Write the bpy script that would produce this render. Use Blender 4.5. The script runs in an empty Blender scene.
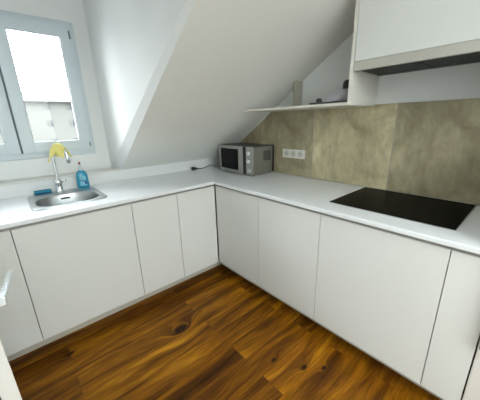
import bpy, bmesh, math, random
from mathutils import Vector, Matrix
random.seed(4)
SC = bpy.context.scene
COL = SC.collection
PI = math.pi

# ------------------------------------------------------------------ materials
def mat(name, col, rough=.5, metal=0, bump=0, bscale=60, var=0, vscale=3, spec=None, coat=0):
    m = bpy.data.materials.new(name); m.use_nodes = True
    nt = m.node_tree; b = nt.nodes['Principled BSDF']
    b.inputs['Roughness'].default_value = rough; b.inputs['Metallic'].default_value = metal
    if spec is not None: b.inputs['Specular IOR Level'].default_value = spec
    if coat: b.inputs['Coat Weight'].default_value = coat
    tc = nt.nodes.new('ShaderNodeTexCoord')
    n = nt.nodes.new('ShaderNodeTexNoise'); n.inputs['Scale'].default_value = vscale; n.inputs['Detail'].default_value = 6
    nt.links.new(tc.outputs['Object'], n.inputs['Vector'])
    mx = nt.nodes.new('ShaderNodeMix'); mx.data_type = 'RGBA'
    c = Vector(col)
    mx.inputs[6].default_value = (*(c*(1-var)), 1); mx.inputs[7].default_value = (*[min(1, v) for v in c*(1+var)], 1)
    nt.links.new(n.outputs['Fac'], mx.inputs[0]); nt.links.new(mx.outputs[2], b.inputs['Base Color'])
    if bump:
        n2 = nt.nodes.new('ShaderNodeTexNoise'); n2.inputs['Scale'].default_value = bscale; n2.inputs['Detail'].default_value = 3
        nt.links.new(tc.outputs['Object'], n2.inputs['Vector'])
        bp = nt.nodes.new('ShaderNodeBump'); bp.inputs['Strength'].default_value = bump; bp.inputs['Distance'].default_value = .002
        nt.links.new(n2.outputs['Fac'], bp.inputs['Height']); nt.links.new(bp.outputs['Normal'], b.inputs['Normal'])
    return m

M = dict(
    plaster=mat('white_plaster', (.83, .85, .85), .85, bump=.15, bscale=120, var=.01),
    ceil=mat('ceiling_plaster', (.84, .85, .81), .9, bump=.15, bscale=120, var=.01),
    frame=mat('window_plastic', (.62, .69, .74), .35, var=.01),
    gasket=mat('gasket_grey', (.22, .26, .30), .6),
    front=mat('cabinet_lacquer', (.725, .745, .73), .38, var=.01),
    carcass=mat('carcass_white', (.55, .54, .49), .6),
    rail=mat('grip_rail_grey', (.30, .30, .29), .45, metal=.2),
    plinth=mat('plinth_greige', (.52, .49, .42), .5),
    top=mat('worktop_laminate', (.82, .85, .885), .28, var=.02, vscale=40),
    shelf=mat('shelf_white', (.74, .73, .67), .45),
    hoodsteel=mat('hood_steel', (.62, .60, .55), .35, metal=.55, bump=.05, bscale=200),
    hooddark=mat('hood_filter_dark', (.035, .045, .045), .4, metal=.6),
    steel=mat('brushed_steel', (.42, .44, .45), .28, metal=1, bump=.05, bscale=300),
    chrome=mat('chrome', (.75, .78, .80), .12, metal=1),
    dark=mat('black_plastic', (.015, .015, .017), .4),
    glassblk=mat('black_ceramic_glass', (.002, .002, .002), .15, spec=.02),
    mwglass=mat('microwave_black_glass', (.003, .003, .0035), .2, spec=.12),
    mwsteel=mat('microwave_silver', (.40, .40, .37), .35, metal=.7),
    mwcase=mat('microwave_case_grey', (.27, .27, .24), .38, metal=.6),
    mwtop=mat('microwave_top_dark', (.02, .02, .02), .4),
    socket=mat('socket_white', (.80, .79, .74), .4),
    socket2=mat('socket_insert', (.60, .59, .55), .4),
    cloth=mat('yellow_cloth', (.86, .78, .26), .9, bump=.4, bscale=300, var=.08, vscale=40),
    blue=mat('blue_detergent', (.02, .30, .48), .25, var=.1, vscale=20, coat=.4),
    label=mat('bottle_label', (.20, .52, .66), .4, var=.4, vscale=55),
    labeld=mat('bottle_label_dark', (.01, .10, .28), .4),
    clear=mat('bottle_neck_clear', (.62, .68, .72), .2),
    red=mat('cap_red', (.30, .04, .05), .4),
    sponge=mat('blue_sponge', (.03, .25, .38), .9, bump=.8, bscale=200, var=.2, vscale=60),
    pad=mat('sponge_pad', (.02, .10, .20), .95, bump=.8, bscale=300),
    trimw=mat('trim_white', (.72, .72, .68), .5),
    greycloth=mat('pale_grey_bag', (.50, .50, .54), .8, bump=.3, bscale=90, var=.1, vscale=20),
    tray=mat('dark_folder', (.05, .055, .06), .4),
    white=mat('door_white', (.74, .73, .70), .35),
    facade=mat('facade_render', (.080, .080, .080), .9, var=.03, vscale=.4),
    facadewin=mat('facade_window', (.040, .044, .052), .8, spec=.1),
    roofm=mat('roof_tiles', (.064, .064, .065), .8, var=.05),
    eave=mat('eave_grey', (.050, .050, .053), .8),
    brass=mat('brass_tone', (.35, .25, .10), .4, metal=.5),
)

def glass_mat():
    m = bpy.data.materials.new('window_glass'); m.use_nodes = True; nt = m.node_tree; nt.nodes.clear()
    o = nt.nodes.new('ShaderNodeOutputMaterial'); t = nt.nodes.new('ShaderNodeBsdfTransparent'); g = nt.nodes.new('ShaderNodeBsdfGlossy')
    g.inputs['Roughness'].default_value = .02; t.inputs['Color'].default_value = (.97, .98, .98, 1)
    f = nt.nodes.new('ShaderNodeFresnel'); f.inputs['IOR'].default_value = 1.3; x = nt.nodes.new('ShaderNodeMixShader')
    nt.links.new(f.outputs[0], x.inputs[0]); nt.links.new(t.outputs[0], x.inputs[1]); nt.links.new(g.outputs[0], x.inputs[2]); nt.links.new(x.outputs[0], o.inputs[0])
    return m
M['glass'] = glass_mat()

def tile_mat(g=1):
    m = bpy.data.materials.new('concrete_look_tile'); m.use_nodes = True; nt = m.node_tree; L = nt.links; N = nt.nodes.new
    b = nt.nodes['Principled BSDF']; b.inputs['Roughness'].default_value = .5
    tc = N('ShaderNodeTexCoord')
    n = N('ShaderNodeTexNoise'); n.inputs['Scale'].default_value = 3.2; n.inputs['Detail'].default_value = 8; n.inputs['Roughness'].default_value = .62; n.inputs['Distortion'].default_value = .6
    L.new(tc.outputs['Object'], n.inputs['Vector'])
    r = N('ShaderNodeValToRGB'); e = r.color_ramp.elements
    e[0].position = .3; e[0].color = (.25*g, .215*g, .13*g, 1); e[1].position = .72; e[1].color = (.62*g, .555*g, .37*g, 1)
    L.new(n.outputs['Fac'], r.inputs['Fac'])
    n2 = N('ShaderNodeTexNoise'); n2.inputs['Scale'].default_value = 26; n2.inputs['Detail'].default_value = 5
    mp = N('ShaderNodeMapping'); mp.inputs['Scale'].default_value = (1, 1, .5); L.new(tc.outputs['Object'], mp.inputs['Vector']); L.new(mp.outputs['Vector'], n2.inputs['Vector'])
    mx = N('ShaderNodeMix'); mx.data_type = 'RGBA'; mx.blend_type = 'OVERLAY'; mx.inputs[0].default_value = .35
    L.new(r.outputs['Color'], mx.inputs[6]); L.new(n2.outputs['Fac'], mx.inputs[7]); L.new(mx.outputs[2], b.inputs['Base Color'])
    return m
M['tile'] = tile_mat(.92); M['tile_light'] = tile_mat(1.3)
M['grout'] = mat('tile_grout_pale', (.42, .38, .30), .8)

def floor_mat():
    m = bpy.data.materials.new('oiled_oak_planks'); m.use_nodes = True; nt = m.node_tree; L = nt.links; N = nt.nodes.new
    b = nt.nodes['Principled BSDF']; b.inputs['Roughness'].default_value = .42; b.inputs['Specular IOR Level'].default_value = .18
    tc = N('ShaderNodeTexCoord'); P = tc.outputs['Object']
    br = N('ShaderNodeTexBrick'); br.inputs['Scale'].default_value = 1; br.inputs['Brick Width'].default_value = 1.25; br.inputs['Row Height'].default_value = .145
    br.offset = .37; br.inputs['Mortar Size'].default_value = .0012; br.inputs['Mortar Smooth'].default_value = .3; br.inputs['Bias'].default_value = 0
    br.inputs['Color1'].default_value = (0, 0, 0, 1); br.inputs['Color2'].default_value = (1, 1, 1, 1); br.inputs['Mortar'].default_value = (.5, .5, .5, 1)
    L.new(P, br.inputs['Vector'])
    # knots: bend the grain round them and darken their hearts
    knots = [(-.63, -.382, .034), (-1.252, -.084, .014), (-.34, -.988, .012), (-.247, -1.138, .012), (-.17, -1.22, .011)]
    sep = N('ShaderNodeSeparateXYZ'); L.new(P, sep.inputs[0])
    def math_(op, a, c=None, clamp=False):
        n = N('ShaderNodeMath'); n.operation = op; n.use_clamp = clamp
        for i, v in enumerate((a, c)):
            if v is None: continue
            if isinstance(v, (int, float)): n.inputs[i].default_value = v
            else: L.new(v, n.inputs[i])
        return n.outputs[0]
    wn = N('ShaderNodeTexNoise'); wn.inputs['Scale'].default_value = 22; L.new(P, wn.inputs['Vector'])
    wob = math_('MULTIPLY', math_('SUBTRACT', wn.outputs['Fac'], .5), 1.1)
    heart = None; bend = None
    for kx, ky, kr in knots:
        dx = math_('DIVIDE', math_('SUBTRACT', sep.outputs[0], kx), kr*1.7); dy = math_('DIVIDE', math_('SUBTRACT', sep.outputs[1], ky), kr)
        d = math_('SQRT', math_('ADD', math_('MULTIPLY', dx, dx), math_('MULTIPLY', dy, dy)))
        h = math_('SUBTRACT', 1.35, math_('ADD', d, wob), True)
        # ring field
        g = math_('MULTIPLY', math_('DIVIDE', 1, math_('ADD', 1, math_('MULTIPLY', math_('MULTIPLY', d, d), .8))), kr*4)
        heart = h if heart is None else math_('MAXIMUM', heart, h)
        bend = g if bend is None else math_('ADD', bend, g)
    # grain coords
    off = math_('MULTIPLY', br.outputs['Color'], 7.3)
    cx = math_('ADD', math_('MULTIPLY', sep.outputs[0], 1.1), off)
    big = N('ShaderNodeTexNoise'); big.inputs['Scale'].default_value = 1.0; big.inputs['Detail'].default_value = 2
    cmb0 = N('ShaderNodeCombineXYZ'); L.new(math_('MULTIPLY', cx, 1.6), cmb0.inputs[0]); L.new(math_('MULTIPLY', sep.outputs[1], 5), cmb0.inputs[1]); L.new(off, cmb0.inputs[2]); L.new(cmb0.outputs[0], big.inputs['Vector'])
    cy = math_('ADD', math_('ADD', math_('MULTIPLY', sep.outputs[1], 9), math_('MULTIPLY', big.outputs['Fac'], 1.2)), math_('MULTIPLY', bend, 16))
    cmb = N('ShaderNodeCombineXYZ'); L.new(math_('MULTIPLY', cx, .7), cmb.inputs[0]); L.new(cy, cmb.inputs[1]); L.new(off, cmb.inputs[2])
    g1 = N('ShaderNodeTexNoise'); g1.inputs['Scale'].default_value = 1.6; g1.inputs['Detail'].default_value = 7; g1.inputs['Roughness'].default_value = .6; L.new(cmb.outputs[0], g1.inputs['Vector'])
    fine = N('ShaderNodeTexNoise'); fine.inputs['Scale'].default_value = 1; fine.inputs['Detail'].default_value = 4
    cmb2 = N('ShaderNodeCombineXYZ'); L.new(math_('MULTIPLY', cx, 6), cmb2.inputs[0]); L.new(math_('MULTIPLY', cy, 9), cmb2.inputs[1]); L.new(cmb2.outputs[0], fine.inputs['Vector'])
    v = math_('ADD', math_('MULTIPLY', g1.outputs['Fac'], .68), math_('ADD', math_('MULTIPLY', fine.outputs['Fac'], .2), math_('MULTIPLY', br.outputs['Color'], .11)))
    r = N('ShaderNodeValToRGB'); e = r.color_ramp.elements
    e[0].position = .30; e[0].color = (.018, .0055, .0004, 1); e[1].position = .70; e[1].color = (.56, .25, .010, 1)
    k = e.new(.46); k.color = (.105, .034, .0014, 1); k = e.new(.57); k.color = (.25, .094, .003, 1)
    L.new(v, r.inputs['Fac'])
    m1 = N('ShaderNodeMix'); m1.data_type = 'RGBA'; L.new(math_('MULTIPLY', heart, 1.3, True), m1.inputs[0]); L.new(r.outputs['Color'], m1.inputs[6]); m1.inputs[7].default_value = (.018, .006, .002, 1)
    m2 = N('ShaderNodeMix'); m2.data_type = 'RGBA'; L.new(math_('MULTIPLY', br.outputs['Fac'], .4), m2.inputs[0]); L.new(m1.outputs[2], m2.inputs[6]); m2.inputs[7].default_value = (.02, .008, .002, 1)
    L.new(m2.outputs[2], b.inputs['Base Color'])
    bp = N('ShaderNodeBump'); bp.inputs['Strength'].default_value = .2; bp.inputs['Distance'].default_value = .002; L.new(v, bp.inputs['Height']); L.new(bp.outputs[0], b.inputs['Normal'])
    return m
M['floor'] = floor_mat()

# ------------------------------------------------------------------ mesh helpers
def box(bm, x0, x1, y0, y1, z0, z1, bev=0, seg=2):
    if x0 > x1: x0, x1 = x1, x0
    if y0 > y1: y0, y1 = y1, y0
    if z0 > z1: z0, z1 = z1, z0
    t = bmesh.new()
    vs = [t.verts.new(p) for p in ((x0,y0,z0),(x1,y0,z0),(x1,y1,z0),(x0,y1,z0),(x0,y0,z1),(x1,y0,z1),(x1,y1,z1),(x0,y1,z1))]
    for f in ((0,3,2,1),(4,5,6,7),(0,1,5,4),(1,2,6,5),(2,3,7,6),(3,0,4,7)): t.faces.new([vs[i] for i in f])
    if bev: bmesh.ops.bevel(t, geom=t.edges[:], offset=bev, segments=seg, affect='EDGES', profile=.6)
    me = bpy.data.meshes.new('tmp'); t.to_mesh(me); t.free(); bm.from_mesh(me); bpy.data.meshes.remove(me)
    return bm
def B(*a, **k):
    return box(bmesh.new(), *a, **k)
def prism(poly, axis, a, b, bm=None):
    """poly: list of 2D points in the two remaining axes (cyclic order), extruded along axis from a to b."""
    bm = bm or bmesh.new()
    def P(p, t):
        if axis == 0: return (t, p[0], p[1])
        if axis == 1: return (p[0], t, p[1])
        return (p[0], p[1], t)
    A = [bm.verts.new(P(p, a)) for p in poly]; C = [bm.verts.new(P(p, b)) for p in poly]
    bm.faces.new(A); bm.faces.new(C[::-1])
    n = len(poly)
    for i in range(n): bm.faces.new((A[i], C[i], C[(i+1) % n], A[(i+1) % n]))
    bmesh.ops.recalc_face_normals(bm, faces=bm.faces[:])
    return bm
def cyl(bm, p, q, r, r2=None, n=24, cap=True):
    p, q = Vector(p), Vector(q); r2 = r if r2 is None else r2
    d = (q-p).normalized(); a = d.orthogonal().normalized(); c = d.cross(a)
    A = [bm.verts.new(p+(a*math.cos(t)+c*math.sin(t))*r) for t in (2*PI*i/n for i in range(n))]
    C = [bm.verts.new(q+(a*math.cos(t)+c*math.sin(t))*r2) for t in (2*PI*i/n for i in range(n))]
    for i in range(n): bm.faces.new((A[i], A[(i+1) % n], C[(i+1) % n], C[i])).smooth = True
    if cap: bm.faces.new(A[::-1]); bm.faces.new(C)
    return bm
def tube(bm, pts, r, n=10):
    pts = [Vector(p) for p in pts]; rings = []
    a = None
    for i, p in enumerate(pts):
        d = (pts[min(i+1, len(pts)-1)]-pts[max(i-1, 0)]).normalized()
        a = d.orthogonal().normalized() if a is None else (a-d*a.dot(d)).normalized()
        c = d.cross(a)
        rr = r[i] if isinstance(r, (list, tuple)) else r
        rings.append([bm.verts.new(p+(a*math.cos(t)+c*math.sin(t))*rr) for t in (2*PI*k/n for k in range(n))])
    for u, v in zip(rings, rings[1:]):
        for k in range(n): bm.faces.new((u[k], u[(k+1) % n], v[(k+1) % n], v[k])).smooth = True
    bm.faces.new(rings[0][::-1]); bm.faces.new(rings[-1])
    return bm
def smooth_path(pts, n=8):
    P = [Vector(p) for p in pts]; P = [P[0]*2-P[1]]+P+[P[-1]*2-P[-2]]; out = []
    for i in range(1, len(P)-2):
        for k in range(n):
            t = k/n; a, b, c, d = P[i-1:i+3]
            out.append(.5*((2*b)+(-a+c)*t+(2*a-5*b+4*c-d)*t*t+(-a+3*b-3*c+d)*t**3))
    out.append(P[-2]); return out
def lathe(bm, prof, cx, cy, n=32, sx=1, sy=1, p=2.0):
    """prof: list of (r, z); cross-section a superellipse with exponent p, scaled sx, sy."""
    def pt(t, r):
        c, s = math.cos(t), math.sin(t)
        return cx+sx*r*math.copysign(abs(c)**(2/p), c), cy+sy*r*math.copysign(abs(s)**(2/p), s)
    rings = []
    for r, z in prof:
        rings.append([bm.verts.new((*pt(2*PI*k/n, r), z)) for k in range(n)])
    for u, v in zip(rings, rings[1:]):
        for k in range(n): bm.faces.new((u[k], u[(k+1) % n], v[(k+1) % n], v[k])).smooth = True
    bm.faces.new(rings[0][::-1]); bm.faces.new(rings[-1])
    bmesh.ops.recalc_face_normals(bm, faces=bm.faces[:])
    return bm
def cells(xs, ys, keep, z0, z1):
    bm = bmesh.new(); V = {}
    def v(i, j, k):
        if (i, j, k) not in V: V[i, j, k] = bm.verts.new((xs[i], ys[j], (z0, z1)[k]))
        return V[i, j, k]
    K = {(i, j) for i in range(len(xs)-1) for j in range(len(ys)-1) if keep((xs[i]+xs[i+1])/2, (ys[j]+ys[j+1])/2)}
    for i, j in K:
        bm.faces.new((v(i,j,1), v(i+1,j,1), v(i+1,j+1,1), v(i,j+1,1))); bm.faces.new((v(i,j,0), v(i,j+1,0), v(i+1,j+1,0), v(i+1,j,0)))
        for (di, dj, a, b) in ((-1,0,(i,j+1),(i,j)), (1,0,(i+1,j),(i+1,j+1)), (0,-1,(i,j),(i+1,j)), (0,1,(i+1,j+1),(i,j+1))):
            if (i+di, j+dj) not in K: bm.faces.new((v(*a,0), v(*b,0), v(*b,1), v(*a,1)))
    bmesh.ops.recalc_face_normals(bm, faces=bm.faces[:])
    return bm

BASE = {}
def link(name, bm, m, base=(0,0,0), parent=None):
    me = bpy.data.meshes.new(name)
    bmesh.ops.translate(bm, verts=bm.verts[:], vec=-Vector(base))
    bm.to_mesh(me); bm.free(); me.materials.append(M[m])
    o = bpy.data.objects.new(name, me); COL.objects.link(o)
    return o
def part(name, bm, m, parent, label=None):
    b = BASE[parent.name]
    o = link(name, bm, m, b); o.parent = parent; BASE[o.name] = b
    if label: o['label'] = label
    return o
def thing(name, label, cat, base, group=None):
    o = bpy.data.objects.new(name, None); COL.objects.link(o); o.empty_display_size = .1
    o.location = base; o['label'] = label; o['category'] = cat
    if group: o['group'] = group
    BASE[o.name] = Vector(base); return o
def solo(name, bm, m, label, cat, base, group=None):
    o = link(name, bm, m, base); o.location = base; o['label'] = label; o['category'] = cat; BASE[o.name] = Vector(base)
    if group: o['group'] = group
    return o
def struct(name, bm, m, parent=None):
    if parent is not None: return part(name, bm, m, parent)
    o = link(name, bm, m); o['kind'] = 'structure'; BASE[o.name] = Vector((0, 0, 0)); return o

# ------------------------------------------------------------------ measured dimensions
XR = .636; YK = .645; YW = .80; XL = -1.82; YB = -3.6; ZC = 2.45
SL = .651
def slope_z(y): return 1.413-SL*y
def slope_y(z): return (1.413-z)/SL
YC = slope_y(ZC)                         # where slope meets flat ceiling

# ------------------------------------------------------------------ room shell
struct('floor', B(XL-.1, XR+.1, YB-.1, YW+.15, -.1, 0), 'floor')
struct('wall_right', B(XR, XR+.12, YB-.1, YW+.15, 0, ZC+.3), 'plaster')
# window wall: knee wall, then dormer wall with an opening
bm = bmesh.new()
box(bm, XL, XR, YK, YW+.15, 0, .995)
bo = (-1.705, -.695, 1.145, 2.145)       # opening
box(bm, XL, -.55, YW, YW+.15, .995, bo[2]); box(bm, XL, -.55, YW, YW+.15, bo[3], ZC+.1)
box(bm, XL, bo[0], YW, YW+.15, bo[2], bo[3]); box(bm, bo[1], -.55, YW, YW+.15, bo[2], bo[3])
struct('wall_front', bm, 'plaster')
struct('trim_1', B(XL, -.552, YK-.006, YW, .990, 1.006, bev=.003), 'trimw')       # sill ledge over the knee wall
# sloped ceiling right of the dormer, flat ceiling, dormer cheek
bm = prism([(YK+.16, slope_z(YK+.16)), (YC, ZC), (YC, ZC+.15), (YK+.16, slope_z(YK+.16)+.20)], 0, -.55, XR)
struct('ceiling', bm, 'ceil')
sk = (-1.5, -.35, -3.45, -2.65)          # unseen roof light, added behind the camera to light the fronts and floor
bm = bmesh.new(); box(bm, XL-.1, sk[0], YB, YC, ZC, ZC+.12); box(bm, sk[1], XR, YB, YC, ZC, ZC+.12)
box(bm, sk[0], sk[1], YB, sk[2], ZC, ZC+.12); box(bm, sk[0], sk[1], sk[3], YC, ZC, ZC+.12); box(bm, XL-.1, -.55, YC, YW+.15, ZC, ZC+.12)
struct('ceiling', bm, 'ceil')
# cheek: vertical triangle from ledge to ceiling, very slightly splayed at the window
bm = bmesh.new()
c = [(-.553, YC, ZC), (-.556, YK, slope_z(YK)-.003), (-.592, YW, 1.0), (-.592, YW, ZC)]
t = [(-.50, YC, ZC+.02), (-.50, YK, slope_z(YK)+.03), (-.50, YW, 1.05), (-.50, YW, ZC)]
A = [bm.verts.new(p) for p in c]; D = [bm.verts.new(p) for p in t]
bm.faces.new(A); bm.faces.new(D[::-1])
for i in range(4): bm.faces.new((A[i], D[i], D[(i+1) % 4], A[(i+1) % 4]))
bmesh.ops.recalc_face_normals(bm, faces=bm.faces[:])
struct('wall_dormer', bm, 'plaster')
# left wall with jog, back wall with an unseen window added for fill light
struct('wall_left', B(XL-.12, XL, .0, YW+.15, 0, ZC+.1), 'plaster')
struct('wall_left_rear', B(XL-.12, -1.63, YB, -.03, 0, ZC+.1), 'plaster')
wb = (-1.25, -.35, .9, 2.0)
bm = bmesh.new()
box(bm, XL-.1, wb[0], YB-.15, YB, 0, ZC+.1); box(bm, wb[1], XR+.1, YB-.15, YB, 0, ZC+.1)
box(bm, wb[0], wb[1], YB-.15, YB, 0, wb[2]); box(bm, wb[0], wb[1], YB-.15, YB, wb[3], ZC+.1)
struct('wall_back', bm, 'plaster')

def ring(bm, x0, x1, z0, z1, w, y0, y1, bev=.004):
    """rectangular frame in the xz plane"""
    box(bm, x0, x0+w, y0, y1, z0, z1, bev); box(bm, x1-w, x1, y0, y1, z0, z1, bev)
    box(bm, x0+w-.002, x1-w+.002, y0, y1, z0, z0+w, bev); box(bm, x0+w-.002, x1-w+.002, y0, y1, z1-w, z1, bev)
    return bm
# window_1: double casement
w1 = bpy.data.objects.new('window_1', None); COL.objects.link(w1); w1['kind'] = 'structure'; BASE['window_1'] = Vector((0, 0, 0))
part('window_frame', ring(bmesh.new(), -1.705, -.695, 1.148, 2.142, .05, YW-.012, YW+.06), 'frame', w1)
for x0, x1 in ((-1.675, -1.204), (-1.192, -.725)):
    s = part('sash', ring(bmesh.new(), x0, x1, 1.190, 2.112, .078, YW-.034, YW+.03), 'frame', w1)
    part('gasket', ring(bmesh.new(), x0+.076, x1-.076, 1.266, 2.036, .005, YW-.026, YW-.002, 0), 'gasket', s)
    part('glass', B(x0+.07, x1-.07, YW+.003, YW+.009, 1.26, 2.04), 'glass', s)
part('meeting_stile', B(-1.204, -1.192, YW-.014, YW+.03, 1.19, 2.11), 'gasket', w1)
h = bmesh.new(); cyl(h, (-.738, YW-.036, 2.02), (-.738, YW-.036, 2.075), .0055, n=12); cyl(h, (-.735, YW-.036, 1.215), (-.735, YW-.036, 1.25), .0055, n=12)
part('hinge', h, 'gasket', w1)
w2 = bpy.data.objects.new('fill_window', None); COL.objects.link(w2); w2['kind'] = 'structure'; BASE['fill_window'] = Vector((0, 0, 0))  # out-of-view window, added so daylight fills from behind
part('window_frame', ring(bmesh.new(), wb[0], wb[1], wb[2], wb[3], .07, YB-.10, YB-.03), 'frame', w2)

w3 = bpy.data.objects.new('fill_rooflight', None); COL.objects.link(w3); w3['kind'] = 'structure'; BASE['fill_rooflight'] = Vector((0, 0, 0))  # out-of-view ceiling opening, added as a high fill light
bm = bmesh.new()
box(bm, sk[0], sk[0]+.05, sk[2], sk[3], ZC+.02, ZC+.08); box(bm, sk[1]-.05, sk[1], sk[2], sk[3], ZC+.02, ZC+.08)
box(bm, sk[0]+.05, sk[1]-.05, sk[2], sk[2]+.05, ZC+.02, ZC+.08); box(bm, sk[0]+.05, sk[1]-.05, sk[3]-.05, sk[3], ZC+.02, ZC+.08)
part('window_frame', bm, 'frame', w3)
# door standing ajar on the left wall
d1 = bpy.data.objects.new('door_1', None); COL.objects.link(d1); d1['kind'] = 'structure'; BASE['door_1'] = Vector((0, 0, 0))
ang = math.atan2(.053, .349)
def door_box(l0, l1, n0, n1, z0, z1, bev=.002):
    """l: distance from hinge toward camera, n: out of the leaf face into the room"""
    b = B(l0, l1, n0, n1, z0, z1, bev=bev)
    bmesh.ops.transform(b, matrix=Matrix.Translation((-1.556, .108, 0)) @ Matrix(((math.sin(ang), math.cos(ang), 0, 0), (-math.cos(ang), math.sin(ang), 0, 0), (0, 0, 1, 0), (0, 0, 0, 1))), verts=b.verts[:])
    bmesh.ops.recalc_face_normals(b, faces=b.faces[:])
    return b
part('door_leaf', door_box(0, 1.0, -.04, 0, .006, 2.02), 'white', d1)
h = bmesh.new()
cyl(h, (-1.412, -.90, .925), (-1.372, -.895, .925), .011, n=16)
lv = B(-.008, .010, 0, .27, -.012, .012, bev=.003)
dv = (Vector((-1.362, -.655, .887))-Vector((-1.375, -.905, .928))).normalized(); sd = dv.cross(Vector((0, 0, 1))).normalized(); up_ = sd.cross(dv)
bmesh.ops.transform(lv, matrix=Matrix(((sd.x, dv.x, up_.x, -1.376), (sd.y, dv.y, up_.y, -.915), (sd.z, dv.z, up_.z, .930), (0, 0, 0, 1))), verts=lv.verts[:])
me_ = bpy.data.meshes.new('tmp'); lv.to_mesh(me_); h.from_mesh(me_)
hd = part('door_handle', h, 'chrome', d1, 'chrome lever handle')
h = bmesh.new(); cyl(h, (-1.425, -.90, .925), (-1.405, -.897, .925), .026, n=24)
part('handle_rose', h, 'chrome', hd)

# ------------------------------------------------------------------ tiles and trims on the right wall
ZT = 1.466; TX = XR-.012
seams = [.055, -.545, -1.150, -1.755, -2.36]
full = [(YK-.05, .9), (.0, .9)]
tiles_lbl = ['taupe concrete-look wall tile behind the microwave, cut along the sloped ceiling',
             'taupe concrete-look wall tile with the white triple socket on it',
             'lighter taupe concrete-look wall tile between the socket and the hob',
             'darker taupe concrete-look wall tile behind the black hob, under the cooker hood',
             'taupe concrete-look wall tile beyond the hob, last on the right']
prev = YK-.001
for i, s in enumerate(seams):
    y1, y0 = prev-.0015, s+.0015
    pts = [(y0, .902), (y1, .902)]
    z1, z0 = min(ZT, slope_z(y1)-.003), min(ZT, slope_z(y0)-.003)
    pts.append((y1, z1))
    yb = slope_y(ZT+.003)
    if z1 < ZT and z0 >= ZT: pts.append((yb, ZT))
    pts.append((y0, z0))
    o = solo('wall_tile', prism(pts, 0, TX, XR-.001), 'tile_light' if i == 2 else 'tile', tiles_lbl[i], 'tile', (TX, (y0+y1)/2, .902), 'concrete-look wall tiles above the worktop')
    prev = s
for k, s in enumerate(seams[1:3]):
    struct('trim_%d' % (k+4), B(XR-.0125, XR-.001, s-.003, s+.003, .902, ZT), 'grout')
# thin white edge trim along the slope
bm = prism([(YK-.03, slope_z(YK-.03)-.012), (-.10, slope_z(-.10)-.012), (-.10, slope_z(-.10)-.001), (YK-.03, slope_z(YK-.03)-.001)], 0, TX-.004, XR-.0125)
struct('trim_2', bm, 'trimw')
# boxed pipe casing in the corner above the shelf
bm = prism([(-.412, 1.477), (-.398, 1.477), (-.398, slope_z(-.398)-.002), (-.412, slope_z(-.412)-.002)], 0, .535, XR-.001)
struct('trim_3', bm, 'plinth')

# ------------------------------------------------------------------ base cabinets
ZB, ZD = .117, .854; ZU = .874; ZTOP = .90
def cab_left(x0, x1, label, doorlabel=None, sink=False, corner=False, base=None):
    t = thing('base_cabinet', label, 'cabinet', ((x0+x1)/2, .3, 0), 'handleless base cabinets')
    b = bmesh.new()
    e = .0
    ztop = .70 if sink else .85
    box(b, x0+.002, x1-.002, .045, YK-.012, .10, ztop)
    box(b, x0+.002, x1-.002, .0205, .045, .10, .845)
    part('body', b, 'carcass', t)
    r0 = min(x1, -.0)
    part('door', B(x0+.0018, (x1 if not corner else -.006)-.0018, 0, .019, ZB, ZD, bev=.0015), 'front', t)
    part('grip_rail', B(x0, x1 if not corner else .003, .004, .0435, .8555, ZU-.0005), 'rail', t)
    part('plinth', B(x0, x1 if not corner else .105, .112, .128, .0, .099), 'plinth', t)
    return t
def cab_right(y0, y1, label, top=.85, corner=False):
    t = thing('base_cabinet', label, 'cabinet', (.3, (y0+y1)/2, 0), 'handleless base cabinets')
    b = bmesh.new()
    box(b, .045, XR-.016, y1+.002, y0-.002, .10, top); box(b, .0205, .045, y1+.002, y0-.002, .10, .845)
    part('body', b, 'carcass', t)
    part('door', B(0, .019, y1+.0018, (y0 if not corner else -.006)-.0018, ZB, ZD, bev=.0015), 'front', t)
    part('grip_rail', B(.004, .0435, y1, y0 if not corner else .003, .8555, ZU-.0005), 'rail', t)
    part('plinth', B(.106, .122, y1, y0+(.111 if corner else 0), .0, .099), 'plinth', t)
    return t
cab_left(XL+.002, -1.356, 'white flat-front base cabinet beside the door, left of the sink cabinet')
cab_left(-1.356, -.716, 'wide white flat-front base cabinet under the steel sink', sink=True)
cab_left(-.716, -.367, 'narrow white base cabinet right of the sink cabinet')
cab_left(-.367, -.0, 'white base cabinet under the window run, touching the inner corner', corner=True)
cab_right(-.0, -.527, 'white base cabinet of the right run, touching the inner corner', corner=True)
cab_right(-.527, -1.032, 'white base cabinet between the corner cabinet and the hob cabinet')
cab_right(-1.032, -1.637, 'wide white flat-front base cabinet under the black hob')
cab_right(-1.637, -1.785, 'narrow slatless white base cabinet at the right end of the hob run'.replace('slatless ', ''))
fp = bmesh.new(); box(fp, .020, .034, .0205, .034, .10, .845)
solo('corner_filler', fp, 'plinth', 'thin beige filler post in the inner corner between the two cabinet runs', 'filler', (.027, .027, .10))

# appliance at the right end
t = thing('refrigerator', 'white appliance cut off at the right edge, beside the narrow cabinet', 'refrigerator', (.28, -2.09, 0))
part('body', B(.05, XR-.02, -2.38, -1.7885, .02, 1.40, bev=.006), 'white', t)
part('door', B(-.004, .046, -2.38, -1.7885, .03, 1.395, bev=.006, seg=3), 'white', t)
h = bmesh.new(); box(h, -.026, -.0035, -1.822, -1.794, .478, .86, .004)
part('handle', h, 'dark', t, 'black door handle')
for sx in (.08, XR-.08):
    for sy in (-2.33, -1.84):
        f = bmesh.new(); cyl(f, (sx, sy, 0), (sx, sy, .022), .02, n=16); part('foot', f, 'dark', t)

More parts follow.
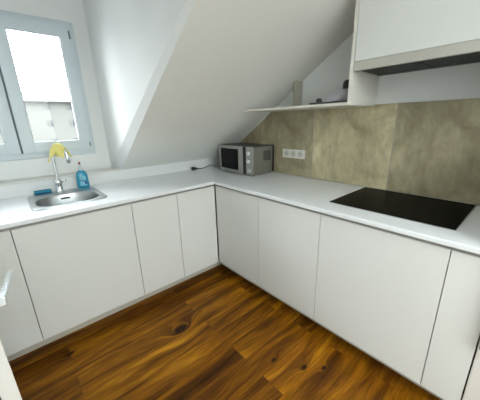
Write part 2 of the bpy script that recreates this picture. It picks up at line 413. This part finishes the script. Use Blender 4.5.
# ------------------------------------------------------------------ worktop
xs = [XL+.002, -1.215, -.845, -.02, TX-.002]; ys = [-1.787, -.02, .135, .50, YK-.002]
def keep(x, y):
    if y < -.02: return x > -.02
    if -1.215 < x < -.845 and .135 < y < .50: return False
    return True
wt = cells(xs, ys, keep, ZU, ZTOP)
bmesh.ops.dissolve_limit(wt, angle_limit=.001, verts=wt.verts[:], edges=wt.edges[:])
o = solo('worktop', wt, 'top', 'white L-shaped worktop running over both cabinet runs', 'worktop', (-.02, -.02, ZU))
bv = o.modifiers.new('bevel', 'BEVEL'); bv.width = .004; bv.segments = 2; bv.limit_method = 'ANGLE'

# ------------------------------------------------------------------ hob
t = thing('hob', 'black glass induction hob let into the white worktop', 'hob', (.37, -1.32, ZTOP))
part('frame', (lambda b: (box(b, .113, .606, -1.624, -1.013, ZTOP+.0002, ZTOP+.003, .001), b)[1])(bmesh.new()), 'steel', t)
part('glass_plate', B(.116, .603, -1.621, -1.016, ZTOP+.001, ZTOP+.006, bev=.0012), 'glassblk', t)

# ------------------------------------------------------------------ sink
t = thing('sink', 'stainless steel inset sink with an oval bowl below the window', 'sink', (-1.03, .34, ZTOP))
bm = bmesh.new(); N = 72
def sup(t, cx, cy, a, b, p):
    c, s = math.cos(t), math.sin(t)
    return cx+a*math.copysign(abs(c)**(2/p), c), cy+b*math.copysign(abs(s)**(2/p), s)
rimc = (-1.03, .345); bc = (-1.03, .300)
spec = [(rimc, .215, .232, 9, .9005), (rimc, .2145, .2315, 9, .9045), (rimc, .207, .224, 9, .9062), (bc, .192, .168, 3.0, .9050), (bc, .184, .160, 2.7, .9035)]
rings = [[bm.verts.new((*sup(2*PI*k/N, *c_, a, b, p), z)) for k in range(N)] for c_, a, b, p, z in spec]
for u, v in zip(rings, rings[1:]):
    for k in range(N): bm.faces.new((u[k], u[(k+1) % N], v[(k+1) % N], v[k])).smooth = True
part('rim', bm, 'steel', t)
bm = bmesh.new()
spec = [(bc, .184, .160, 2.7, .9035), (bc, .180, .156, 2.7, .895), (bc, .176, .152, 2.7, .87), (bc, .168, .144, 2.7, .80), (bc, .150, .128, 2.6, .758), (bc, .12, .10, 2.4, .748), (bc, .05, .045, 2, .744)]
rings = [[bm.verts.new((*sup(2*PI*k/N, *c_, a, b, p), z)) for k in range(N)] for c_, a, b, p, z in spec]
for u, v in zip(rings, rings[1:]):
    for k in range(N): bm.faces.new((u[k], u[(k+1) % N], v[(k+1) % N], v[k])).smooth = True
bm.faces.new(rings[-1])
bw = part('bowl', bm, 'steel', t)
d = bmesh.new(); cyl(d, (-1.03, .30, .744), (-1.03, .30, .7475), .042, .038, n=32); cyl(d, (-1.03, .30, .7475), (-1.03, .30, .752), .016, n=20)
part('drain', d, 'chrome', bw)
d = bmesh.new(); box(d, -1.06, -1.0, .446, .452, .868, .882, .003); part('overflow', d, 'dark', bw)

# ------------------------------------------------------------------ tap
t = thing('kitchen_tap', 'tall chrome gooseneck kitchen tap on the back rim of the sink', 'tap', (-1.043, .54, .905))
b = bmesh.new(); lathe(b, [(.027, .905), (.027, .912), (.023, .916), (.022, .965), (.024, .972), (.024, .992), (.019, 1.002), (.012, 1.012), (.0115, 1.02)], -1.043, .54)
part('tap_body', b, 'chrome', t)
path = smooth_path([(-1.043, .54, 1.01), (-1.042, .54, 1.10), (-1.040, .54, 1.17), (-1.036, .532, 1.205), (-1.022, .515, 1.235), (-.998, .488, 1.245), (-.976, .462, 1.222), (-.966, .450, 1.185), (-.963, .447, 1.14)], 7)
s = part('spout', tube(bmesh.new(), path, .0095, n=16), 'chrome', t)
b = bmesh.new(); cyl(b, (-.9635, .4475, 1.150), (-.962, .446, 1.125), .0125, n=20); part('nozzle', b, 'steel', s)
b = bmesh.new(); tube(b, [(-1.022, .532, .983), (-1.01, .526, .988), (-.995, .518, .994)], [.008, .006, .005], n=12); part('lever', b, 'chrome', t)

# cloth draped across the gooseneck
apex = Vector((-1.004, .490, 1.262)); along = Vector((.68, -.73, 0)).normalized(); across = Vector((.73, .68, 0)).normalized()
bm = bmesh.new(); nu, nv = 25, 33; G = []
for i in range(nu):
    row = []
    s_ = (i/(nu-1)-.5)*2
    for j in range(nv):
        v_ = (j/(nv-1)-.5)*2
        a = abs(v_)
        L_ = (.070 if v_ > 0 else .078)*(1-.18*math.cos(s_*2.5+v_))
        w = L_*a
        out = .015*min(1, a*4)+.032*a*a + .006*math.sin(s_*7+v_*2)*a
        drop = max(0, w-.008)*1.0
        p = apex+along*(s_*(.050+.012*a)) + across*(math.copysign(out, v_))
        p.z = apex.z+.004-drop-.036*s_*s_-.005*(1+math.cos(s_*9))*a - (.010 if s_ < 0 else .0)*a
        row.append(bm.verts.new(p))
    G.append(row)
for i in range(nu-1):
    for j in range(nv-1): bm.faces.new((G[i][j], G[i+1][j], G[i+1][j+1], G[i][j+1])).smooth = True
o = solo('cleaning_cloth', bm, 'cloth', 'yellow cleaning cloth draped over the top of the tap', 'cloth', tuple(apex))
sm = o.modifiers.new('thick', 'SOLIDIFY'); sm.thickness = .003; sm.offset = 1

# ------------------------------------------------------------------ bottle and sponge
bx, by = -.872, .607
t = thing('dish_soap_bottle', 'blue dish soap bottle behind the right corner of the sink', 'bottle', (bx, by, ZTOP))
b = bmesh.new(); lathe(b, [(.036, .9005), (.040, .905), (.0405, .93), (.038, .955), (.037, .975), (.038, .995), (.034, 1.015), (.025, 1.030), (.014, 1.040)], bx, by, sx=1.08, sy=.62, p=2.8)
bd = part('bottle_body', b, 'blue', t)
b = bmesh.new(); lathe(b, [(.0395, .918), (.0412, .921), (.0412, .935), (.0388, .955), (.0378, .975), (.0385, .992), (.0365, .998)], bx, by-.0012, sx=.86, sy=.62, p=2.8)
part('label_sticker', b, 'label', bd, 'pale blue label')
b = bmesh.new()
box(b, bx-.028, bx+.024, by-.0285, by-.0235, .956, .962, .001); box(b, bx+.008, bx+.024, by-.0285, by-.0225, .928, .952, .001)
part('label_print', b, 'labeld', bd)
b = bmesh.new(); lathe(b, [(.0145, 1.038), (.0145, 1.055), (.012, 1.058), (.0075, 1.075), (.0065, 1.088)], bx, by)
c_ = part('cap', b, 'clear', t, 'pale cap')
b = bmesh.new(); lathe(b, [(.0075, 1.087), (.008, 1.092), (.0075, 1.105), (.004, 1.108)], bx, by, n=20); part('cap_tip', b, 'red', c_, 'dark red tip')

t = thing('sponge', 'blue dish sponge lying behind the left corner of the sink', 'sponge', (-1.142, .612, ZTOP))
part('foam', B(-1.197, -1.090, .594, .634, .9085, .927, bev=.004), 'sponge', t)
part('scouring_pad', B(-1.197, -1.090, .594, .634, .9005, .9085, bev=.002), 'pad', t, 'darker scouring side')

# ------------------------------------------------------------------ microwave
mx0, mx1, my0, my1, mz0, mz1 = .345, .612, -.131, .356, .912, 1.163
t = thing('microwave', 'silver and black microwave oven in the corner under the sloped ceiling', 'microwave', (.48, .11, ZTOP))
b = bmesh.new(); box(b, mx0, mx1, my0, my1, mz0, mz1, .004)
cs = part('case', b, 'mwcase', t)
part('top_cover', B(mx0+.002, mx1+.0005, my0-.001, my1+.001, mz1-.006, mz1+.002, bev=.002), 'mwtop', t)
b = bmesh.new()
for k in range(9): box(b, .47+k*.011, .475+k*.011, my0-.0015, my0+.002, 1.03, 1.12)
part('side_vents', b, 'dark', cs)
part('side_shadow_strip', B(.590, .613, my0-.0016, my0+.004, mz0+.002, mz1-.004), 'mwtop', cs)  # dark strip stands in for the shadow along the rear edge
def bow(y):     # bowed front
    u = (y-(my0+my1)/2)/((my1-my0)/2); return .333-.016*(1-u*u)
def front_panel(y0, y1, z0, z1, th, d=0, n=10):
    bm = bmesh.new(); R = []
    for i in range(n+1):
        y = y0+(y1-y0)*i/n; x = bow(y)-d
        R.append([bm.verts.new(p) for p in ((x, y, z0), (x, y, z1), (x+th, y, z1), (x+th, y, z0))])
    for u, v in zip(R, R[1:]):
        for k in range(4): bm.faces.new((u[k], u[(k+1) % 4], v[(k+1) % 4], v[k]))
    bm.faces.new(R[0][::-1]); bm.faces.new(R[-1]); bmesh.ops.recalc_face_normals(bm, faces=bm.faces[:]); return bm
dr = part('door', front_panel(-.012, my1, mz0, mz1, .014), 'mwsteel', t)
part('door_window', front_panel(.050, .322, .942, 1.136, .004, .0015), 'mwglass', dr, 'black door window')
part('door_edge_strip', front_panel(-.050, -.013, mz0, mz1, .014), 'dark', t, 'black strip')
pn = part('control_panel', front_panel(my0, -.051, mz0, mz1, .014), 'mwsteel', t)
for z in (1.105, 1.035):
    b = bmesh.new(); cyl(b, (bow(-.09)+.001, -.09, z), (bow(-.09)-.016, -.09, z), .022, .019, n=28); k_ = part('knob', b, 'chrome', pn)
    part('pointer', B(bow(-.09)-.0175, bow(-.09)-.014, -.0915, -.0885, z, z+.018), 'dark', k_)
part('release_button', B(bow(-.09)-.003, bow(-.09)+.003, -.113, -.068, .935, .965, bev=.002), 'chrome', pn)
for sx in (.37, .59):
    for sy in (-.10, .325):
        b = bmesh.new(); cyl(b, (sx, sy, .9), (sx, sy, .9135), .012, n=14); part('foot', b, 'dark', t)
cp = smooth_path([(.212, .590, .909), (.26, .575, .909), (.32, .585, .915), (.37, .60, .925), (.42, .585, .918), (.43, .50, .909), (.42, .42, .915), (.44, .370, .935), (.45, .354, .94)], 6)
cd = part('power_cord', tube(bmesh.new(), cp, .0035, n=8), 'dark', t, 'black cord')
b = bmesh.new(); tube(b, [(.215, .592, .911), (.19, .588, .915), (.165, .58, .9185), (.145, .574, .9185), (.137, .572, .9185)], [.005, .009, .015, .0175, .017], n=16)
cyl(b, (.14, .583, .9185), (.115, .576, .9185), .0028, n=8); cyl(b, (.144, .565, .9185), (.119, .558, .9185), .0028, n=8)
part('plug', b, 'dark', cd)

# ------------------------------------------------------------------ triple socket
t = thing('triple_socket', 'white triple wall socket on the taupe tiles beside the microwave', 'socket', (TX, -.355, 1.055))
part('cover_plate', B(TX-.010, TX-.0005, -.476, -.234, 1.056, 1.133, bev=.003), 'socket', t)
for i in range(3):
    yc = -.355+(1-i)*.074
    b = bmesh.new(); cyl(b, (TX-.0115, yc, 1.0945), (TX-.009, yc, 1.0945), .027, n=28)
    s = part('socket_insert', b, 'socket2', t)
    b = bmesh.new()
    for dy in (-.0095, .0095): cyl(b, (TX-.0122, yc+dy, 1.0945), (TX-.0105, yc+dy, 1.0945), .003, n=10)
    part('pin_hole', b, 'dark', s)

# ------------------------------------------------------------------ shelf, wall cabinet, hood
sx0 = .28
bm = prism([(-.987, 1.458), (slope_y(1.458)-.004, 1.458), (slope_y(1.475)-.004, 1.475), (-.987, 1.475)], 0, sx0, XR-.001)
solo('wall_shelf', bm, 'shelf', 'long white wall shelf running into the sloped ceiling above the tiles', 'shelf', (.45, -.5, 1.458))
t = thing('wall_cabinet', 'white flat-front wall cabinet above the cooker hood', 'cabinet', (.45, -1.31, 1.46))
ztc = 2.045
part('side_panel', B(sx0, XR-.001, -1.008, -.9875, 1.458, ztc, bev=.001), 'shelf', t)
part('body', B(sx0+.022, XR-.001, -1.612, -1.010, 1.684, ztc), 'carcass', t)
part('door', B(sx0-.001, sx0+.018, -1.612, -1.011, 1.684, ztc, bev=.0012), 'front', t)
part('side_panel', B(sx0, XR-.001, -1.634, -1.614, 1.458, ztc, bev=.001), 'shelf', t)
t = thing('cooker_hood', 'slim steel built-in cooker hood under the white wall cabinet', 'cooker hood', (.45, -1.31, 1.636))
part('visor', B(sx0-.002, sx0+.020, -1.611, -1.011, 1.637, 1.6825, bev=.001), 'hoodsteel', t, 'pale steel front strip')
part('housing', B(sx0+.021, XR-.003, -1.611, -1.011, 1.648, 1.6825), 'hooddark', t)
b = bmesh.new()
box(b, sx0+.021, sx0+.045, -1.611, -1.011, 1.640, 1.648); box(b, XR-.05, XR-.003, -1.611, -1.011, 1.640, 1.648)
part('underside_rim', b, 'hooddark', t)
for y0 in (-1.605, -1.308):
    b = bmesh.new()
    for k in range(22): box(b, sx0+.05+k*.0115, sx0+.056+k*.0115, y0, y0+.29, 1.642, 1.6475)
    part('grease_filter', b, 'hooddark', t)

# items on the shelf
bm = bmesh.new(); box(bm, .33, .53, -.975, -.690, 1.4755, 1.489, .003)
o = solo('folder', bm, 'tray', 'flat dark folder lying on the white shelf under a pale bag', 'folder', (.43, -.84, 1.4755))
bm = bmesh.new(); nr, nn = 14, 36; R_ = []
for i in range(nr+1):
    th = i/nr*PI/2; row = []
    for k in range(nn):
        a = 2*PI*k/nn
        rr = math.cos(th)**.7*(1+.10*math.sin(3*a+th*4)+.06*math.sin(7*a-th*3)) if i < nr else .02
        y = -.858+(.12 if math.cos(a) > 0 else .10)*rr*math.cos(a); x = .43+.075*rr*math.sin(a)
        z = 1.4895+.080*math.sin(th)*(1-.35*math.cos(a)*math.cos(th))+.005*math.sin(5*a+8*th)*math.sin(2*th)
        z -= .45*max(0, y+.868)*math.sin(th)
        row.append(bm.verts.new((x, max(y, -.972), max(z, 1.4897))))
    R_.append(row)
for u, v in zip(R_, R_[1:]):
    for k in range(nn): bm.faces.new((u[k], u[(k+1) % nn], v[(k+1) % nn], v[k])).smooth = True
bm.faces.new(R_[0][::-1]); bm.faces.new(R_[-1])
bmesh.ops.recalc_face_normals(bm, faces=bm.faces[:])
solo('plastic_bag', bm, 'greycloth', 'crumpled pale grey bag lying on the dark folder', 'bag', (.43, -.868, 1.4895))
b = bmesh.new(); lathe(b, [(.036, 1.562), (.043, 1.570), (.043, 1.590), (.034, 1.606), (.016, 1.612)], .41, -.930, sx=1.1, sy=.95)
for v in b.verts: v.co.z += .004*math.sin(v.co.x*90); v.co.x += .004*math.sin(v.co.z*120)
solo('dark_pouch', b, 'dark', 'small dark rounded pouch on top of the pale grey bag on the shelf', 'pouch', (.41, -.93, 1.56))
b = bmesh.new(); lathe(b, [(.020, 1.4895), (.020, 1.492), (.020, 1.505), (.018, 1.507), (.018, 1.514), (.012, 1.518)], .40, -.722, n=24)
solo('black_jar', b, 'dark', 'small round black jar standing on the left part of the dark folder', 'jar', (.40, -.722, 1.4895))

# ------------------------------------------------------------------ outside: house across the street
CAM = Vector((-1.27685, -1.79116, 1.38231)); K = (60+1.791)/21.791
def far(x, z, dy=0): return CAM.x+K*(x-CAM.x), CAM.z+K*(z-CAM.z)
t = thing('apartment_building', 'pale house across the street seen through the kitchen window', 'building', (2, 66, -12))
x0, _ = far(-12, 0); x1, _ = far(14, 0); _, ze = far(0, 2.93)
part('wall', B(x0, x1, 60, 72, -12, ze), 'facade', t)
part('roof', prism([(59.3, ze+.05), (66, ze+2.2), (72.7, ze+.05)], 0, x0-.5, x1+.5), 'roofm', t)
part('eaves', B(x0-.5, x1+.5, 59.2, 60, ze-.10, ze+.08), 'eave', t)
for cx_ in (-3.8, -2.5, -1.1, 1.24, 2.50, 3.9, 5.3):
    for z0, z1 in ((2.48, 2.78), (1.41, 1.75), (.2, .55)):
        a0, c0 = far(cx_-.14, z0); a1, c1 = far(cx_+.14, z1)
        w_ = part('window', B(a0, a1, 59.93, 60, c0, c1), 'facadewin', t)
        part('pane', B(a0+.08, (a0+a1)/2-.03, 59.90, 59.94, c0+.08, c1-.08), 'facade', w_)

# ------------------------------------------------------------------ light
w = bpy.data.worlds.new('sky'); SC.world = w; w.use_nodes = True
nt = w.node_tree; bg = nt.nodes['Background']; bg.inputs['Strength'].default_value = 1.0
# overcast sky, brighter and cooler on the dormer side of the house, dimmer and warmer behind
tc = nt.nodes.new('ShaderNodeTexCoord'); sp = nt.nodes.new('ShaderNodeSeparateXYZ'); nt.links.new(tc.outputs['Generated'], sp.inputs[0])
mr = nt.nodes.new('ShaderNodeMapRange'); mr.inputs['From Min'].default_value = -.35; mr.inputs['From Max'].default_value = .35; nt.links.new(sp.outputs[1], mr.inputs['Value'])
sm = nt.nodes.new('ShaderNodeMix'); sm.data_type = 'RGBA'; sm.clamp_result = False
FRONT, REAR = 8.3, 4.9
sm.inputs[6].default_value = (REAR*.94, REAR*1.0, REAR*.95, 1); sm.inputs[7].default_value = (FRONT*.94, FRONT*.98, FRONT*.99, 1)
nt.links.new(mr.outputs[0], sm.inputs[0]); nt.links.new(sm.outputs[2], bg.inputs['Color'])
rp = nt.nodes.new('ShaderNodeValToRGB'); e = rp.color_ramp.elements
e[0].position = .47; e[0].color = (.16,)*3+(1,); e[1].position = 1.0; e[1].color = (1.0,)*3+(1,); k = e.new(.52); k.color = (.45,)*3+(1,); k = e.new(.72); k.color = (.72,)*3+(1,)
h_ = nt.nodes.new('ShaderNodeMapRange'); h_.inputs['From Min'].default_value = -1; nt.links.new(sp.outputs[2], h_.inputs['Value']); nt.links.new(h_.outputs[0], rp.inputs['Fac'])
ml = nt.nodes.new('ShaderNodeMath'); ml.operation = 'MULTIPLY'; ml.inputs[1].default_value = 2.0; nt.links.new(rp.outputs[0], ml.inputs[0]); nt.links.new(ml.outputs[0], bg.inputs['Strength'])
def portal(loc, rot, sx, sy):
    l = bpy.data.lights.new('portal', 'AREA'); l.shape = 'RECTANGLE'; l.size = sx; l.size_y = sy; l.cycles.is_portal = True
    o = bpy.data.objects.new('portal', l); o.location = loc; o.rotation_euler = rot; COL.objects.link(o)
portal((-1.2, YW+.14, 1.645), (-PI/2, 0, 0), 1.0, 1.0)
portal(((wb[0]+wb[1])/2, YB-.14, (wb[2]+wb[3])/2), (PI/2, 0, 0), wb[1]-wb[0], wb[3]-wb[2])

portal(((sk[0]+sk[1])/2, (sk[2]+sk[3])/2, ZC+.11), (0, 0, 0), sk[1]-sk[0], sk[3]-sk[2])

# ------------------------------------------------------------------ camera
cam = bpy.data.cameras.new('camera'); co = bpy.data.objects.new('camera', cam); COL.objects.link(co); SC.camera = co
cam.sensor_fit = 'HORIZONTAL'; cam.sensor_width = 36; cam.lens = 260.138*36/480; cam.clip_start = .02; cam.clip_end = 500
r = Vector((.7485382, -.66259257, -.02572251)); u = Vector((.21030589, .20043835, .95686775)); f = Vector((.62885768, .72166166, -.28938288))
co.matrix_world = Matrix(((r.x, u.x, -f.x, CAM.x), (r.y, u.y, -f.y, CAM.y), (r.z, u.z, -f.z, CAM.z), (0, 0, 0, 1)))
vs = SC.view_settings; vs.view_transform = 'Standard'; vs.look = 'None'; vs.gamma = 1; vs.use_curve_mapping = False; vs.exposure = 1.1
